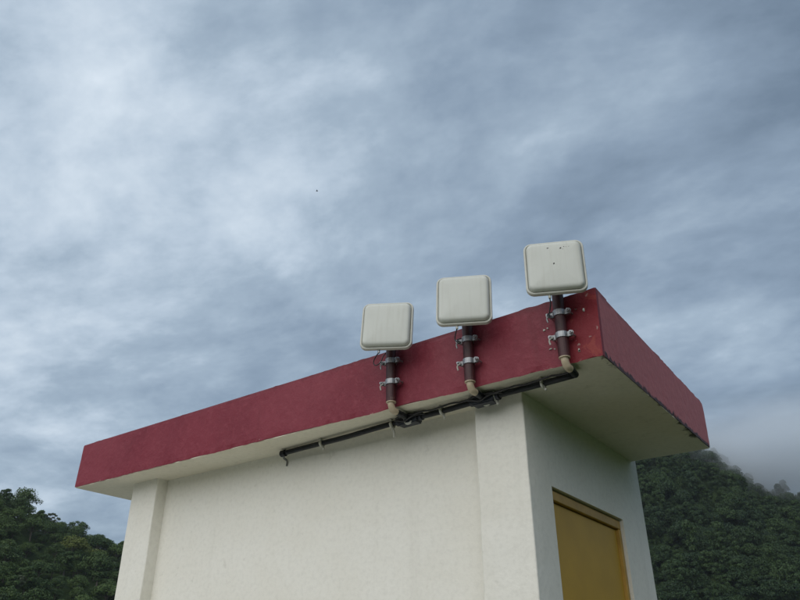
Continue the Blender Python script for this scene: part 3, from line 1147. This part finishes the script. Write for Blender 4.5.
scatter(-17.5, -4.5, 315, 540, 2500, 2.4)
scatter(-19, -17.5, 290, 540, 150, 4.5, True)
scatter(-4.5, 2, 315, 560, 500, 5, True)
scatter(-53.3, -19, 240, 540, 700, 9.5, True)
scatter(-90, -66.2, 190, 390, 450, 8, True)
scatter(-66, -54, 175, 226, 130, 5.0, True)
scatter(2, 22, 290, 620, 350, 9.0, True)
me = bpy.data.meshes.new('far_wood')
me.from_pydata([q_[:3] for q_ in pos], [], [])
for nm, typ, fn in (('sc', 'FLOAT', lambda: rng.choice((0.35, 0.45, 0.55, 0.7, 0.9, 1.2)) * rng.uniform(.88, 1.12)),
                    ('tall', 'FLOAT', lambda: rng.uniform(.75, 1.5)), ('rot', 'FLOAT', lambda: rng.uniform(0, 6.28)), ('pick', 'INT', lambda: rng.choice((0, 0, 1, 2, 2)))):
    at_ = me.attributes.new(nm, typ, 'POINT')
    at_.data.foreach_set('value', [fn() for _ in pos])
wood = bpy.data.objects.new('far_wood', me)
COL.objects.link(wood)
ng = bpy.data.node_groups.new('crowns_on_points', 'GeometryNodeTree')
ng.interface.new_socket('Geometry', in_out='INPUT', socket_type='NodeSocketGeometry')
ng.interface.new_socket('Geometry', in_out='OUTPUT', socket_type='NodeSocketGeometry')
gi, go = nd(ng, 'NodeGroupInput'), nd(ng, 'NodeGroupOutput')
join = nd(ng, 'GeometryNodeJoinGeometry')


def attr(nm, typ):
    n = nd(ng, 'GeometryNodeInputNamedAttribute', data_type=typ)
    n.inputs['Name'].default_value = nm
    return n.outputs[0]


a_sc, a_rot, a_pick = attr('sc', 'FLOAT'), attr('rot', 'FLOAT'), attr('pick', 'INT')
rotv = nd(ng, 'ShaderNodeCombineXYZ')
ng.links.new(a_rot, rotv.inputs['Z'])
scv = nd(ng, 'ShaderNodeCombineXYZ')
a_sz = attr('tall', 'FLOAT')
for k_ in 'XY':
    ng.links.new(a_sc, scv.inputs[k_])
mz = nd(ng, 'ShaderNodeMath', operation='MULTIPLY')
ng.links.new(a_sc, mz.inputs[0])
ng.links.new(a_sz, mz.inputs[1])
ng.links.new(mz.outputs[0], scv.inputs['Z'])
for k_, src_o in enumerate(CROWN_SRC):
    oin = nd(ng, 'GeometryNodeObjectInfo', transform_space='ORIGINAL')
    oin.inputs['Object'].default_value = src_o
    sm_ = nd(ng, 'GeometryNodeSetMaterial')
    sm_.inputs['Material'].default_value = M['leaf_far']
    ng.links.new(oin.outputs['Geometry'], sm_.inputs['Geometry'])
    cmp_ = nd(ng, 'FunctionNodeCompare', data_type='INT', operation='EQUAL')
    ng.links.new(a_pick, cmp_.inputs[2])
    cmp_.inputs[3].default_value = k_
    iop = nd(ng, 'GeometryNodeInstanceOnPoints')
    ng.links.new(gi.outputs[0], iop.inputs['Points'])
    ng.links.new(cmp_.outputs[0], iop.inputs['Selection'])
    ng.links.new(sm_.outputs[0], iop.inputs['Instance'])
    ng.links.new(rotv.outputs[0], iop.inputs['Rotation'])
    ng.links.new(scv.outputs[0], iop.inputs['Scale'])
    ng.links.new(iop.outputs[0], join.inputs[0])
ng.links.new(join.outputs[0], go.inputs[0])
md = wood.modifiers.new('crowns', 'NODES')
md.node_group = ng
tag(wood, 'dense dark green forest covering the misty mountainside', 'forest', kind='stuff')

# ------------------------------------------------------------------ a bird high in the air
bd = Vector((-0.56055, 0.59103, 0.61013)).normalized()
bp = CAM + bd * 125
bm = bmesh.new()
fw_ = Vector((0.8, 0.5, 0.1)).normalized()
sd_ = fw_.cross(Vector((0, 0, 1))).normalized()
up_ = sd_.cross(fw_)
tube(bm, [bp - fw_ * 0.20, bp - fw_ * 0.1, bp, bp + fw_ * 0.1, bp + fw_ * 0.15, bp + fw_ * .19], [0.03, 0.04, 0.055, 0.04, 0.03, 0.005], 8)
bird = empty('bird', bp)
tag(bird, 'small dark bird flying high against the grey clouds', 'bird')
obj('body', bm, M['bird'], bird)
for s_ in (-1, 1):
    bm = bmesh.new()
    a0, a1 = bp + fw_ * 0.07, bp - fw_ * 0.07
    m0, m1 = bp + sd_ * s_ * .16 + up_ * .09 + fw_ * .09, bp + sd_ * s_ * .16 + up_ * .09 - fw_ * .05
    e0 = bp + sd_ * s_ * .34 + up_ * .05 - fw_ * .03
    for dz in (0.006, -0.006):
        o_ = up_ * dz
        vs_ = [bm.verts.new(p_ + o_) for p_ in (a0, m0, e0, m1, a1)]
        bm.faces.new((vs_[0], vs_[1], vs_[3], vs_[4]))
        bm.faces.new((vs_[1], vs_[2], vs_[3]))
    obj('wing', bm, M['bird'], bird)

# ------------------------------------------------------------------ haze
hm = bpy.data.materials.new('haze_air')
hm.use_nodes = True
t = hm.node_tree
t.nodes.clear()
pv = nd(t, 'ShaderNodeVolumePrincipled')
pv.inputs['Color'].default_value = (0.80, 0.87, 0.95, 1)
pv.inputs['Density'].default_value = 0.00010
pv.inputs['Anisotropy'].default_value = 0.2
out = nd(t, 'ShaderNodeOutputMaterial')
t.links.new(pv.outputs[0], out.inputs['Volume'])
bm = bmesh.new()
zmin = min(v.co.z for v in gr.data.vertices)
zmax = max(v.co.z for v in gr.data.vertices)
box(bm, (-4300, -4300, zmin - 1.0), (4300, 4300, zmax + 20))
hz_o = obj('haze', bm, hm)
tag(hz_o, kind='stuff')

# low cloud hanging on the mountain's shoulder: a soft lumpy body of mist behind and over the ridge
def low_cloud(az, r_, z, size, dens_, label):
    x, y = polar(az, r_)
    mt = bpy.data.materials.new('mist')
    mt.use_nodes = True
    t = mt.node_tree
    t.nodes.clear()
    tcn = nd(t, 'ShaderNodeTexCoord')
    ob = tcn.outputs['Object']
    ln = vmath(t, 'LENGTH', ob).outputs['Value']
    nz_ = noisen(t, ob, 2.3, 4, 0.55, 0.4).outputs['Fac']
    body = mathn(t, 'SUBTRACT', 1.0, ln)
    dn = mathn(t, 'MULTIPLY', mathn(t, 'ADD', mathn(t, 'MULTIPLY', body, 1.0), mathn(t, 'MULTIPLY_ADD', nz_, 1.3, -0.72)), mathn(t, 'MULTIPLY', body, dens_), clamp=False)
    dn = mathn(t, 'MAXIMUM', dn, 0.0)
    pv = nd(t, 'ShaderNodeVolumePrincipled')
    pv.inputs['Color'].default_value = (0.90, 0.95, 1.0, 1)
    t.links.new(dn, pv.inputs['Density'])
    out = nd(t, 'ShaderNodeOutputMaterial')
    t.links.new(pv.outputs[0], out.inputs['Volume'])
    bm = bmesh.new()
    bmesh.ops.create_icosphere(bm, subdivisions=3, radius=1)
    me = bpy.data.meshes.new('low_cloud')
    bm.to_mesh(me)
    bm.free()
    o = link('low_cloud', me, mt)
    o.location = (x, y, z)
    o.scale = size
    o.rotation_euler = (0, 0, -R(az))
    tag(o, label, 'mist', kind='stuff')


low_cloud(-8.5, 500, 128, (135, 95, 44), 0.10, 'pale low cloud drifting over the mountain shoulder')
